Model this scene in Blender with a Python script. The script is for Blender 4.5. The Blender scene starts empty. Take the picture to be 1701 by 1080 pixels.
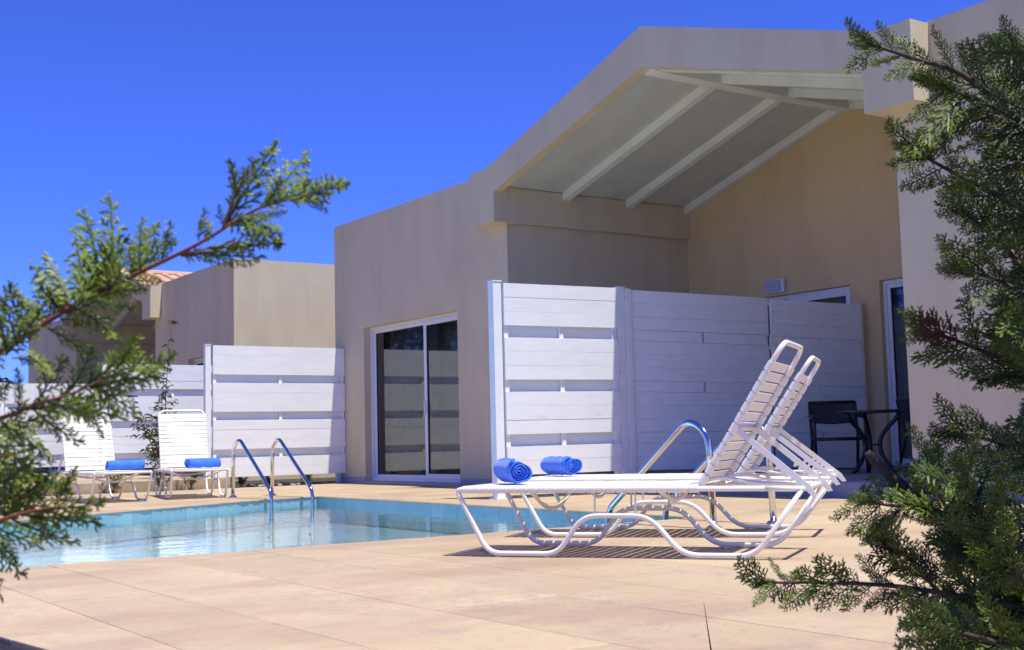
import bpy, bmesh, math, random
from mathutils import Vector, Matrix
R = math.radians
random.seed(7)
S = bpy.context.scene
COL = S.collection

# ------------------------------------------------------------------ camera, sky, sun, exposure
F_PX, PW, PH = 2065.66, 1701.0, 1080.0
CAM = Vector((18.078, -8.985, 0.57))
PITCH, ROLL, YAW = R(5.385), R(-1.415), R(34.556)
FWD = Vector((-math.cos(YAW)*math.cos(PITCH), math.sin(YAW)*math.cos(PITCH), math.sin(PITCH)))
r0 = FWD.cross(Vector((0, 0, 1))).normalized(); u0 = r0.cross(FWD)
RIGHT = math.cos(ROLL)*r0 + math.sin(ROLL)*u0
UP = math.cos(ROLL)*u0 - math.sin(ROLL)*r0
cd = bpy.data.cameras.new('camera'); cam = bpy.data.objects.new('camera', cd); COL.objects.link(cam)
m = Matrix.Identity(4)
for i in range(3):
    m[i][0], m[i][1], m[i][2], m[i][3] = RIGHT[i], UP[i], -FWD[i], CAM[i]
cam.matrix_world = m
cd.sensor_fit = 'HORIZONTAL'; cd.sensor_width = 36; cd.lens = 36*F_PX/PW
cd.clip_start = 0.05; cd.clip_end = 2000
cd.dof.use_dof = True; cd.dof.focus_distance = 6.5; cd.dof.aperture_fstop = 19
S.camera = cam

SUN = Vector((0.31, 0.08, 1.0)).normalized()
w = bpy.data.worlds.new('World'); S.world = w; w.use_nodes = True
nt = w.node_tree; bg = nt.nodes['Background']
sky = nt.nodes.new('ShaderNodeTexSky'); sky.sky_type = 'NISHITA'; sky.sun_disc = False
sky.sun_elevation = math.asin(SUN.z); sky.sun_rotation = math.atan2(SUN.x, SUN.y)
sky.altitude = 3000; sky.air_density = 1.0; sky.dust_density = 0.0; sky.ozone_density = 6.0
tint = nt.nodes.new('ShaderNodeMix'); tint.data_type = 'RGBA'; tint.blend_type = 'MULTIPLY'
tint.inputs[0].default_value = 1.0; tint.inputs[7].default_value = (0.58, 0.775, 1.90, 1)
nt.links.new(sky.outputs[0], tint.inputs[6]); nt.links.new(tint.outputs[2], bg.inputs[0])
bg.inputs[1].default_value = 0.10
sl = bpy.data.lights.new('sun', 'SUN'); sl.energy = 4.8; sl.angle = R(0.53); sl.color = (1.0, 0.965, 0.83)
so = bpy.data.objects.new('sun', sl); COL.objects.link(so)
so.rotation_euler = SUN.to_track_quat('Z', 'Y').to_euler(); so.location = (5, -5, 30)
S.view_settings.view_transform = 'Standard'; S.view_settings.look = 'None'
S.view_settings.exposure = 0.30; S.view_settings.gamma = 1; S.view_settings.use_curve_mapping = False
S.render.resolution_x = 1024; S.render.resolution_y = 650

# ------------------------------------------------------------------ helpers
def at(u, v, d):
    """world point that stands d metres in front of the camera"""
    return CAM + d*(FWD + (u-PW/2)/F_PX*RIGHT - (v-PH/2)/F_PX*UP)

class MB:
    def __init__(s): s.v = []; s.f = []; s.att = []
    def poly(s, pts, faces):
        o = len(s.v); s.v += [tuple(p) for p in pts]; s.f += [tuple(i+o for i in f) for f in faces]
    def box(s, lo, hi):
        x0, y0, z0 = lo; x1, y1, z1 = hi
        s.poly([(x0,y0,z0),(x1,y0,z0),(x1,y1,z0),(x0,y1,z0),(x0,y0,z1),(x1,y0,z1),(x1,y1,z1),(x0,y1,z1)],
               [(0,3,2,1),(4,5,6,7),(0,1,5,4),(1,2,6,5),(2,3,7,6),(3,0,4,7)])
        return s
    def bar(s, a, b, wd, ht, up=(0, 0, 1)):
        a = Vector(a); b = Vector(b); d = (b-a).normalized(); sd = d.cross(Vector(up))
        if sd.length < 1e-4: sd = d.cross(Vector((1, 0, 0)))
        sd.normalize(); upv = sd.cross(d); sd = sd*wd/2; upv = upv*ht/2
        P = [a-sd-upv, a+sd-upv, a+sd+upv, a-sd+upv, b-sd-upv, b+sd-upv, b+sd+upv, b-sd+upv]
        s.poly(P, [(0,1,2,3),(7,6,5,4),(4,5,1,0),(5,6,2,1),(6,7,3,2),(7,4,0,3)])
        return s
    def prism_y(s, pts, y0, y1):      # polygon in xz, extruded along y
        n = len(pts)
        P = [(x, y0, z) for x, z in pts]+[(x, y1, z) for x, z in pts]
        s.poly(P, [tuple(range(n)), tuple(range(2*n-1, n-1, -1))]+[((i+1) % n, i, i+n, (i+1) % n+n) for i in range(n)])
        return s
    def tube(s, path, r, n=10, cap=True):
        P = [Vector(p) for p in path]
        rr = r if isinstance(r, (list, tuple)) else [r]*len(P)
        ref = None; rings = []
        for i, p in enumerate(P):
            a = P[i-1] if i else None; b = P[i+1] if i < len(P)-1 else None
            d = ((b-p).normalized() if b is not None else Vector())+((p-a).normalized() if a is not None else Vector())
            d.normalize()
            if ref is None:
                ref = d.orthogonal().normalized()
            ref = (ref-d*ref.dot(d))
            if ref.length < 1e-5: ref = d.orthogonal()
            ref.normalize(); q = d.cross(ref)
            rings.append([p+rr[i]*(math.cos(2*math.pi*k/n)*ref+math.sin(2*math.pi*k/n)*q) for k in range(n)])
        o = len(s.v)
        for ring in rings: s.v += [tuple(x) for x in ring]
        for i in range(len(P)-1):
            for k in range(n):
                s.f.append((o+i*n+k, o+i*n+(k+1) % n, o+(i+1)*n+(k+1) % n, o+(i+1)*n+k))
        if cap:
            s.f.append(tuple(o+k for k in reversed(range(n)))); s.f.append(tuple(o+(len(P)-1)*n+k for k in range(n)))
        return s
    def mesh(s, name, mat, smooth=False, bevel=0, recalc=True):
        me = bpy.data.meshes.new(name); me.from_pydata(s.v, [], s.f); me.validate()
        bm = bmesh.new(); bm.from_mesh(me)
        if recalc: bmesh.ops.recalc_face_normals(bm, faces=bm.faces)
        if bevel:
            bmesh.ops.bevel(bm, geom=[e for e in bm.edges if e.is_manifold and e.calc_face_angle(0) > 0.5], offset=bevel, segments=2, affect='EDGES', profile=0.6)
        bm.to_mesh(me); bm.free()
        if s.att:
            a = me.attributes.new('tip', 'FLOAT', 'POINT'); a.data.foreach_set('value', s.att)
        me.materials.append(mat)
        if smooth: me.polygons.foreach_set('use_smooth', [True]*len(me.polygons))
        return me
    def build(s, name, mat, parent=None, smooth=False, bevel=0, recalc=True):
        return link(name, s.mesh(name, mat, smooth, bevel, recalc), parent)

def link(name, me, parent=None, loc=(0, 0, 0)):
    o = bpy.data.objects.new(name, me); COL.objects.link(o); o.parent = parent; o.location = loc
    return o
def tag(o, label=None, cat=None, group=None, kind=None):
    if label: o['label'] = label
    if cat: o['category'] = cat
    if group: o['group'] = group
    if kind: o['kind'] = kind
    return o
def empty(name, loc=(0, 0, 0), rz=0, **k):
    o = bpy.data.objects.new(name, None); COL.objects.link(o); o.location = loc; o.rotation_euler = (0, 0, rz)
    o.empty_display_size = 0.2
    return tag(o, **k)
def copy_tree(o, parent=None):
    c = o.copy(); COL.objects.link(c); c.parent = parent
    for ch in list(o.children): copy_tree(ch, c)
    return c
def arc_path(pts, rad, seg=6):
    """polyline with rounded corners"""
    P = [Vector(p) for p in pts]; out = [P[0]]
    for i in range(1, len(P)-1):
        a, p, b = P[i-1], P[i], P[i+1]
        da = (a-p); db = (b-p); r = min(rad[i-1] if isinstance(rad, (list, tuple)) else rad, da.length*0.49, db.length*0.49)
        s0 = p+da.normalized()*r; s1 = p+db.normalized()*r
        for k in range(seg+1):
            t = k/seg; out.append((1-t)**2*s0+2*t*(1-t)*p+t*t*s1)
    out.append(P[-1]); return out

# ------------------------------------------------------------------ materials
class N:
    def __init__(s, name):
        s.m = bpy.data.materials.new(name); s.m.use_nodes = True; s.t = s.m.node_tree
        s.b = s.t.nodes['Principled BSDF']
    def n(s, typ, **k):
        x = s.t.nodes.new(typ)
        for a, b in k.items():
            if isinstance(a, str) and a.startswith('i_'): x.inputs[a[2:].replace('_', ' ')].default_value = b
            else: setattr(x, a, b)
        return x
    def l(s, a, b): s.t.links.new(a, b)
    def coords(s, kind='Object'):
        return s.n('ShaderNodeTexCoord').outputs[kind]
    def world(s):
        return s.n('ShaderNodeNewGeometry').outputs['Position']
    def noise(s, vec, scale, detail=4, rough=0.55, stretch=None):
        if stretch:
            mp = s.n('ShaderNodeMapping'); mp.inputs['Scale'].default_value = stretch; s.l(vec, mp.inputs[0]); vec = mp.outputs[0]
        x = s.n('ShaderNodeTexNoise'); x.inputs['Scale'].default_value = scale; x.inputs['Detail'].default_value = detail
        x.inputs['Roughness'].default_value = rough; s.l(vec, x.inputs['Vector']); return x.outputs['Fac']
    def ramp(s, fac, stops):
        x = s.n('ShaderNodeValToRGB'); e = x.color_ramp.elements
        while len(e) < len(stops): e.new(0.5)
        for k, (p, c) in enumerate(stops):
            e[k].position = p; e[k].color = (*c, 1) if len(c) == 3 else c
        s.l(fac, x.inputs[0]); return x.outputs[0]
    def mix(s, fac, a, b, blend='MIX'):
        x = s.n('ShaderNodeMix', data_type='RGBA', blend_type=blend)
        for sock, v in ((x.inputs[0], fac), (x.inputs[6], a), (x.inputs[7], b)):
            if isinstance(v, (int, float)): sock.default_value = v
            elif isinstance(v, tuple): sock.default_value = (*v, 1)
            else: s.l(v, sock)
        return x.outputs[2]
    def bump(s, h, strength, dist=0.01, normal=None):
        x = s.n('ShaderNodeBump'); x.inputs['Strength'].default_value = strength; x.inputs['Distance'].default_value = dist
        s.l(h, x.inputs['Height'])
        if normal is not None: s.l(normal, x.inputs['Normal'])
        return x.outputs[0]
    def done(s, col=None, rough=None, nrm=None, **k):
        if col is not None:
            if isinstance(col, tuple): s.b.inputs['Base Color'].default_value = (*col, 1)
            else: s.l(col, s.b.inputs['Base Color'])
        if rough is not None:
            if isinstance(rough, (int, float)): s.b.inputs['Roughness'].default_value = rough
            else: s.l(rough, s.b.inputs['Roughness'])
        if nrm is not None: s.l(nrm, s.b.inputs['Normal'])
        for a, b in k.items(): s.b.inputs[a.replace('_', ' ')].default_value = b
        return s.m

def stucco(name, c, var=0.10, spec=0.25):
    g = N(name); P = g.world()
    big = g.noise(P, 0.7, 5, 0.6); st = g.noise(P, 2.2, 4, 0.6, (1, 1, 0.25)); fine = g.noise(P, 120, 3, 0.7); med = g.noise(P, 14, 4, 0.6)
    dk = tuple(x*(1-var) for x in c); lt = tuple(min(1, x*(1+var*0.7)) for x in c)
    col = g.mix(big, dk, lt)
    f2 = g.ramp(st, [(0.45, (1, 1, 1)), (0.72, (0.90, 0.89, 0.88))])
    col = g.mix(1.0, col, f2, 'MULTIPLY')
    n1 = g.bump(med, 0.35, 0.006); n2 = g.bump(fine, 0.5, 0.002, n1)
    return g.done(col, 0.9, n2, Specular_IOR_Level=spec)
M = {}
M['stucco'] = stucco('beige_stucco', (0.66, 0.572, 0.385))
M['ochre'] = stucco('ochre_stucco', (0.68, 0.515, 0.285))
M['plinth'] = stucco('grey_plinth', (0.40, 0.39, 0.40))
M['soffit'] = stucco('pale_soffit_paint', (0.60, 0.615, 0.565), 0.05)
M['beam'] = stucco('pale_beam_paint', (0.77, 0.80, 0.74), 0.05)
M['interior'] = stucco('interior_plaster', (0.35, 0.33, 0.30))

def painted_wood():
    g = N('white_painted_wood'); O = g.coords(); oi = g.n('ShaderNodeObjectInfo').outputs['Random']
    add = g.n('ShaderNodeVectorMath', operation='ADD'); cx = g.n('ShaderNodeCombineXYZ')
    ml = g.n('ShaderNodeMath', operation='MULTIPLY'); ml.inputs[1].default_value = 37.0; g.l(oi, ml.inputs[0])
    g.l(ml.outputs[0], cx.inputs[0]); g.l(ml.outputs[0], cx.inputs[2]); g.l(O, add.inputs[0]); g.l(cx.outputs[0], add.inputs[1]); V = add.outputs[0]
    grain = g.noise(V, 9, 5, 0.65, (0.35, 4, 6)); wav = g.noise(V, 3.0, 3, 0.5, (1, 1, 2)); kn = g.noise(V, 4.2, 2, 0.4, (1.0, 1, 2.0))
    c = g.mix(grain, (0.85, 0.87, 0.86), (0.90, 0.92, 0.91))
    c = g.mix(1.0, c, g.ramp(kn, [(0.66, (1, 1, 1)), (0.74, (0.92, 0.91, 0.905))]), 'MULTIPLY')
    c = g.mix(1.0, c, g.ramp(wav, [(0.35, (0.955, 0.96, 0.97)), (0.6, (1, 1, 1))]), 'MULTIPLY')
    nb = g.bump(grain, 0.25, 0.002); nb = g.bump(wav, 0.5, 0.006, nb)
    return g.done(c, g.ramp(grain, [(0.3, (0.25,)*3), (0.7, (0.42,)*3)]), nb, Specular_IOR_Level=0.55)
M['wood'] = painted_wood()
def simple(name, c, rough, metal=0, var=0.06, scale=8, bump=0, **k):
    g = N(name); P = g.coords(); f = g.noise(P, scale, 4, 0.6)
    col = g.mix(f, tuple(x*(1-var) for x in c), tuple(min(1, x*(1+var)) for x in c))
    nb = g.bump(g.noise(P, scale*12, 3), bump, 0.002) if bump else None
    return g.done(col, rough, nb, Metallic=metal, **k)
M['powder'] = simple('white_powder_coat', (0.82, 0.79, 0.71), 0.28, var=0.03, bump=0.1)
M['vinyl'] = simple('white_vinyl_strap', (0.84, 0.81, 0.73), 0.42, var=0.03, scale=20, bump=0.15)
M['foot'] = simple('pale_plastic_foot', (0.62, 0.61, 0.60), 0.5)
M['steel'] = simple('stainless_steel', (0.62, 0.63, 0.65), 0.12, metal=1, var=0.03)
M['pvc'] = simple('white_window_frame', (0.74, 0.75, 0.79), 0.35, var=0.03)
M['gasket'] = simple('black_gasket', (0.02, 0.02, 0.022), 0.6)
M['black'] = simple('black_metal', (0.016, 0.016, 0.018), 0.35)
M['sling'] = simple('black_mesh_sling', (0.03, 0.031, 0.036), 0.6, bump=0.5, scale=30)
M['lamp'] = simple('lamp_lens', (0.42, 0.44, 0.55), 0.3)
M['platform'] = stucco('grey_patio_tile', (0.30, 0.30, 0.33), 0.12)
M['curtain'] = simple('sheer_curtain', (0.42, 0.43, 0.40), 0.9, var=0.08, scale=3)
M['bark'] = simple('juniper_bark', (0.085, 0.055, 0.04), 0.9, var=0.45, scale=30, bump=1.0)
M['redbark'] = simple('red_young_bark', (0.20, 0.058, 0.028), 0.6, var=0.35, scale=40, bump=0.6)

def glass():
    g = N('door_glass'); out = g.t.nodes['Material Output']; g.t.nodes.remove(g.b)
    fr = g.n('ShaderNodeFresnel'); fr.inputs['IOR'].default_value = 2.25
    tr = g.n('ShaderNodeBsdfTransparent'); tr.inputs[0].default_value = (0.60, 0.64, 0.60, 1)
    gl = g.n('ShaderNodeBsdfGlossy'); gl.inputs['Roughness'].default_value = 0.035; gl.inputs['Color'].default_value = (0.86, 0.88, 0.86, 1)
    nb = g.bump(g.noise(g.world(), 1.2, 1), 0.02, 0.01); g.l(nb, gl.inputs['Normal'])
    mx = g.n('ShaderNodeMixShader'); g.l(fr.outputs[0], mx.inputs[0]); g.l(tr.outputs[0], mx.inputs[1]); g.l(gl.outputs[0], mx.inputs[2])
    g.l(mx.outputs[0], out.inputs[0]); return g.m
M['glass'] = glass()
def water():
    g = N('pool_water'); out = g.t.nodes['Material Output']; g.t.nodes.remove(g.b)
    P = g.world()
    n1 = g.noise(P, 5.0, 3, 0.5); n2 = g.noise(P, 1.3, 2, 0.5); n3 = g.noise(P, 22.0, 2, 0.5)
    b = g.bump(n2, 0.12, 0.05); b = g.bump(n1, 0.15, 0.03, b); b = g.bump(n3, 0.2, 0.006, b)
    fr = g.n('ShaderNodeFresnel'); fr.inputs['IOR'].default_value = 1.33; g.l(b, fr.inputs['Normal'])
    tr = g.n('ShaderNodeBsdfTransparent'); tr.inputs[0].default_value = (0.84, 0.95, 0.97, 1)
    gl = g.n('ShaderNodeBsdfGlossy'); gl.inputs['Roughness'].default_value = 0.02; gl.inputs['Color'].default_value = (0.90, 0.97, 1, 1); g.l(b, gl.inputs['Normal'])
    mx = g.n('ShaderNodeMixShader'); g.l(fr.outputs[0], mx.inputs[0]); g.l(tr.outputs[0], mx.inputs[1]); g.l(gl.outputs[0], mx.inputs[2])
    g.l(mx.outputs[0], out.inputs[0]); return g.m
M['water'] = water()
def deck_mat():
    g = N('stamped_concrete'); P = g.world(); oi = g.n('ShaderNodeObjectInfo').outputs['Random']
    a = g.noise(P, 0.9, 5, 0.62); b = g.noise(P, 3.1, 5, 0.65); c = g.noise(P, 1.7, 4, 0.6, (1, 0.5, 1)); fine = g.noise(P, 60, 4, 0.7); pit = g.noise(P, 11, 6, 0.7)
    col = g.mix(g.ramp(a, [(0.35, (0,)*3), (0.65, (1,)*3)]), (0.455, 0.34, 0.21), (0.53, 0.42, 0.27))
    col = g.mix(g.ramp(c, [(0.47, (0,)*3), (0.60, (0.6,)*3), (0.74, (0.95,)*3)]), col, (0.385, 0.255, 0.175))
    col = g.mix(g.ramp(b, [(0.54, (0,)*3), (0.70, (0.6,)*3)]), col, (0.33, 0.27, 0.22))
    col = g.mix(g.ramp(pit, [(0.56, (0,)*3), (0.72, (0.6,)*3)]), col, (0.31, 0.22, 0.155))
    vn = g.noise(P, 2.6, 8, 0.72, (1.0, 1.9, 1)); vr = g.ramp(vn, [(0.475, (0,)*3), (0.497, (0.55,)*3), (0.52, (0,)*3)])
    msk = g.ramp(a, [(0.42, (0,)*3), (0.58, (1,)*3)]); vr = g.mix(1.0, vr, msk, 'MULTIPLY'); col = g.mix(vr, col, (0.33, 0.235, 0.165))
    sv = g.ramp(oi, [(0.0, (0.91, 0.89, 0.88)), (1.0, (1.06, 1.05, 1.04))]); col = g.mix(1.0, col, sv, 'MULTIPLY')
    col = g.mix(0.12, col, g.ramp(fine, [(0.3, (0.3, 0.22, 0.16)), (0.7, (0.66, 0.55, 0.42))]))
    n = g.bump(b, 0.5, 0.01); n = g.bump(pit, 0.4, 0.005, n); n = g.bump(fine, 0.3, 0.002, n)
    return g.done(col, 0.75, n, Specular_IOR_Level=0.3)
M['deck'] = deck_mat()
M['lip'] = simple('cast_lip', (0.30, 0.25, 0.18), 0.9, var=0.45, scale=14, bump=0.6)
M['joint'] = simple('joint_mortar', (0.30, 0.215, 0.145), 0.95, var=0.2)
def tiles(name, a, b):
    g = N(name); oi = g.n('ShaderNodeObjectInfo').outputs['Random']; f = g.noise(g.world(), 25, 3)
    c = g.mix(oi, a, b); c = g.mix(g.ramp(f, [(0.4, (0,)*3), (0.8, (0.5,)*3)]), c, (0.35, 0.45, 0.44))
    return g.done(c, 0.25)
M['tile'] = tiles('pool_tile', (0.19, 0.37, 0.46), (0.24, 0.43, 0.51))
M['basin'] = simple('pool_basin', (0.66, 0.76, 0.80), 0.6, var=0.06, scale=3)
M['grime'] = simple('dark_grout', (0.13, 0.19, 0.20), 0.9, var=0.3)
def towel():
    g = N('blue_towel'); O = g.coords(); f = g.noise(O, 160, 3, 0.7); f2 = g.noise(O, 9, 3)
    c = g.mix(f2, (0.035, 0.15, 0.78), (0.075, 0.25, 0.92))
    n = g.bump(f, 0.8, 0.004); n = g.bump(f2, 0.5, 0.012, n)
    return g.done(c, 0.95, n, Sheen_Weight=0.35, Specular_IOR_Level=0.1)
M['towel'] = towel()
def soil():
    g = N('garden_soil'); P = g.world(); a = g.noise(P, 1.2, 5); b = g.noise(P, 25, 5, 0.7)
    c = g.mix(a, (0.10, 0.07, 0.045), (0.20, 0.15, 0.10)); c = g.mix(g.ramp(b, [(0.4, (0,)*3), (0.7, (1,)*3)]), c, (0.26, 0.20, 0.14))
    return g.done(c, 0.95, g.bump(b, 1.0, 0.03))
M['soil'] = soil()
M['shade_soil'] = simple('shade_darkened_soil', (0.045, 0.033, 0.024), 0.95, var=0.5, scale=30, bump=1.0)  # soil darkened in colour to stand for the shade under and behind the fence
M['stone'] = simple('pale_stone', (0.42, 0.36, 0.28), 0.9, var=0.3, scale=12, bump=0.8)
def leafm(name, dark, tip, amount=1.0, rnd=0.35):
    g = N(name); at_ = g.n('ShaderNodeAttribute', attribute_name='tip').outputs['Fac']
    oi = g.n('ShaderNodeObjectInfo').outputs['Random']; f = g.noise(g.coords(), 14, 3)
    k = g.n('ShaderNodeMath', operation='MULTIPLY'); g.l(at_, k.inputs[0]); k.inputs[1].default_value = amount
    rr = g.n('ShaderNodeMath', operation='MULTIPLY_ADD'); g.l(oi, rr.inputs[0]); rr.inputs[1].default_value = rnd*2; rr.inputs[2].default_value = 1-rnd
    k2 = g.n('ShaderNodeMath', operation='MULTIPLY', use_clamp=True); g.l(k.outputs[0], k2.inputs[0]); g.l(rr.outputs[0], k2.inputs[1])
    c = g.mix(k2.outputs[0], dark, tip)
    c = g.mix(g.ramp(f, [(0.45, (0,)*3), (0.75, (0.6,)*3)]), c, tuple(x*0.6 for x in dark))
    out = g.t.nodes['Material Output']
    tl = g.n('ShaderNodeBsdfTranslucent'); g.l(c, tl.inputs[0]); mx = g.n('ShaderNodeMixShader'); mx.inputs[0].default_value = 0.22
    g.done(c, 0.5, None, Specular_IOR_Level=0.35)
    g.l(g.b.outputs[0], mx.inputs[1]); g.l(tl.outputs[0], mx.inputs[2]); g.l(mx.outputs[0], out.inputs[0])
    return g.m
M['juniper'] = leafm('juniper_needles', (0.012, 0.036, 0.008), (0.24, 0.33, 0.045))
M['cypress'] = leafm('cypress_needles', (0.026, 0.070, 0.010), (0.37, 0.46, 0.05), 1.15)
M['dry'] = leafm('dry_needles', (0.05, 0.02, 0.012), (0.14, 0.05, 0.03))
M['leaf'] = leafm('shrub_leaf', (0.05, 0.085, 0.03), (0.14, 0.17, 0.05))
M['weed'] = leafm('weed_leaf', (0.05, 0.10, 0.025), (0.14, 0.20, 0.06))
M['far'] = leafm('far_tree_leaf', (0.02, 0.04, 0.015), (0.05, 0.085, 0.03))
def rooft():
    g = N('terracotta_tile'); P = g.world(); a = g.noise(P, 3, 4)
    return g.done(g.mix(a, (0.50, 0.27, 0.17), (0.66, 0.42, 0.30)), 0.85)
M['terracotta'] = rooft()

# ------------------------------------------------------------------ ground, deck, pool
g_ = MB(); g_.poly([(-900, -900, -0.16), (900, -900, -0.16), (900, 900, -0.16), (-900, 900, -0.16)], [(0, 1, 2, 3)])
def hole_sheet():
    # ground sheet with a pocket left open for the pool basin
    x0, y0, x1, y1 = 4.5, -8.5, 11.6, -2.4; B = 900; z = -0.16; mb = MB()
    for a, b, c, d in ((-B, -B, B, y0), (-B, y1, B, B), (-B, y0, x0, y1), (x1, y0, B, y1)):
        mb.poly([(a, b, z), (c, b, z), (c, d, z), (a, d, z)], [(0, 1, 2, 3)])
    return mb
tag(hole_sheet().build('ground', M['soil']), kind='structure')

POOL = [(4.68, -2.58), (4.86, -3.35), (5.73, -4.90), (7.60, -8.20), (11.38, -8.20), (11.38, -2.76)]   # counter-clockwise
def clip(poly, a, b, keep_left):
    """part of poly on one side of the line a-b"""
    out = []; n = len(poly)
    sd = lambda p: ((b[0]-a[0])*(p[1]-a[1])-(b[1]-a[1])*(p[0]-a[0]))*(1 if keep_left else -1)
    for i in range(n):
        p, q = poly[i], poly[(i+1) % n]; sp, sq = sd(p), sd(q)
        if sp >= 0: out.append(p)
        if (sp > 0 and sq < 0) or (sp < 0 and sq > 0):
            t = sp/(sp-sq); out.append((p[0]+t*(q[0]-p[0]), p[1]+t*(q[1]-p[1])))
    return out
def area(p): return abs(sum(p[i][0]*p[(i+1) % len(p)][1]-p[(i+1) % len(p)][0]*p[i][1] for i in range(len(p))))/2
def minus_pool(poly):
    out = []; rest = poly
    for i in range(len(POOL)):
        a, b = POOL[i], POOL[(i+1) % len(POOL)]
        o = clip(rest, a, b, False); rest = clip(rest, a, b, True)
        if len(o) > 2 and area(o) > 0.003: out.append(o)
        if len(rest) < 3: break
    return out
def in_deck(poly):
    r = poly; D = [(0.50, -0.02), (0.50, -9.82), (17.6, -7.58), (17.6, -0.02)]
    for i in range(len(D)):
        r = clip(r, D[i], D[(i+1) % len(D)], True)
        if len(r) < 3: return []
    return r
deck = MB()
def sheet_piece(poly, z): deck.poly([(x, y, z) for x, y in poly], [tuple(range(len(poly)))])
base = in_deck([(0, -10), (18, -10), (18, 0), (0, 0)])
for pc in minus_pool(base):
    n = len(pc)
    deck.poly([(x, y, -0.008) for x, y in pc]+[(x, y, -0.12) for x, y in pc], [tuple(range(n))]+[((i+1) % n, i, i+n, (i+1) % n+n) for i in range(n)])
deck_o = tag(deck.build('pool_deck', M['joint']), kind='structure')
rnd = random.Random(3)
y = -0.02; row = 0
while y > -9.9:
    h = rnd.choice([0.42, 0.55, 0.68]); x = 0.3-rnd.random()*0.6
    while x < 17.7:
        L = rnd.choice([0.8, 1.1, 1.4, 1.7]); g = 0.0014
        q = in_deck([(x+g, y-h+g), (x+L-g, y-h+g), (x+L-g, y-g), (x+g, y-g)])
        if len(q) > 2:
            mb = MB(); z = rnd.uniform(-0.0007, 0.0007)
            ok = False
            for pc in minus_pool(q):
                c = (sum(p[0] for p in pc)/len(pc), sum(p[1] for p in pc)/len(pc)); n = len(pc)
                ins = [(px+(c[0]-px)*0.006/max(0.05, math.hypot(px-c[0], py-c[1])), py+(c[1]-py)*0.006/max(0.05, math.hypot(px-c[0], py-c[1]))) for px, py in pc]
                P = [(px, py, z) for px, py in ins]+[(px, py, z-0.0025) for px, py in pc]+[(px, py, -0.02) for px, py in pc]
                mb.poly(P, [tuple(range(n))]+[((i+1) % n+k, i+k, i+n+k, (i+1) % n+n+k) for k in (0, n) for i in range(n)])
                ok = True
            if ok: mb.build('paving_slab', M['deck'], deck_o)
        x += L
    y -= h; row += 1

# pool shell
pool = tag(empty('swimming_pool', (0, 0, 0)), kind='structure')
def offset_poly(P, d):
    n = len(P); out = []
    for i in range(n):
        a, p, b = Vector(P[i-1]), Vector(P[i]), Vector(P[(i+1) % n])
        e1 = (p-a).normalized(); e2 = (b-p).normalized(); n1 = Vector((e1.y, -e1.x)); n2 = Vector((e2.y, -e2.x))
        k = (n1+n2); k = k/max(0.2, k.dot(n1)); out.append(tuple(p+k*d))
    return out
PO = offset_poly(POOL, 0.02); n = len(PO)
mb = MB()
for i in range(n):
    a, b = PO[i], PO[(i+1) % n]
    mb.poly([(*a, -0.122), (*b, -0.122), (*b, -1.35), (*a, -1.35)], [(0, 1, 2, 3)])
mb.poly([(*p, -1.35) for p in PO], [tuple(range(n))])
mb.build('basin', M['basin'], pool)
mb = MB()
for i in range(n):
    a, b = PO[i], PO[(i+1) % n]
    mb.poly([(*a, -0.0085), (*b, -0.0085), (*b, -0.30), (*a, -0.30)], [(0, 1, 2, 3)])
mb.build('grout_band', M['grime'], pool)
for i in (0, 1, 2, 5):
    a, b = Vector(POOL[i]), Vector(POOL[(i+1) % n]); L = (b-a).length; e = (b-a)/L; nn = Vector((-e.y, e.x)); k = max(1, round(L/0.25)); wd = L/k
    for rowz in (0, 1):
        z1 = -0.012-rowz*0.135; z0 = z1-0.130
        me = MB().box((0.0015, -0.012, 0), (wd-0.0015, 0.004, 0.132)).mesh('pool_tile', M['tile'])
        for j in range(k):
            o = link('pool_tile', me, pool, (a.x+e.x*wd*j, a.y+e.y*wd*j, z0)); o.rotation_euler = (0, 0, math.atan2(e.y, e.x))
mb = MB(); mb.poly([(*p, -0.085) for p in offset_poly(POOL, -0.0045)], [tuple(range(n))])
tag(mb.build('water', M['water'], recalc=False), kind='structure')
rr = random.Random(17)
for i in (0, 1, 2, 5):          # uneven cast lip of the paving over the tiles
    a, b = Vector(POOL[i]), Vector(POOL[(i+1) % 6]); L = (b-a).length; e = (b-a)/L; nn = Vector((-e.y, e.x)); k = int(L/0.035); lip = MB(); P = []
    w_ = 0.0
    for j in range(k+1):
        w_ = 0.75*w_+rr.uniform(-0.004, 0.004); p = a+e*(L*j/k); q = p+nn*(0.014+w_+rr.uniform(-0.002, 0.002)); zb = -0.017+rr.uniform(-0.005, 0.004)
        P += [(p.x-nn.x*0.01, p.y-nn.y*0.01, -0.0035), (q.x-nn.x*0.005, q.y-nn.y*0.005, -0.004), (q.x, q.y, -0.009), (q.x-nn.x*0.004, q.y-nn.y*0.004, zb), (p.x+nn.x*0.0045, p.y+nn.y*0.0045, zb)]
    lip.poly(P, [(5*j+c, 5*j+5+c, 5*j+6+c, 5*j+1+c) for j in range(k) for c in range(4)])
    lip.build('coping_lip', M['lip'], pool)

# raised terrace behind the left loungers
mb = MB(); mb.box((-26, -12, -0.1), (0.42, -1.95, 0.15)); 
tag(mb.build('raised_terrace', M['deck'], bevel=0.008), kind='structure')
mb = MB(); mb.box((-3.6, -1.94, -0.14), (0.49, 3.0, -0.012)); tag(mb.build('soil_bed', M['shade_soil']), kind='structure')
mb = MB(); mb.box((-26, -1.94, -0.14), (-3.62, -0.25, -0.02)); tag(mb.build('far_soil_bed', M['shade_soil']), kind='structure')  # dark colour carries the shade seen through the gap under the fence

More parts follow.
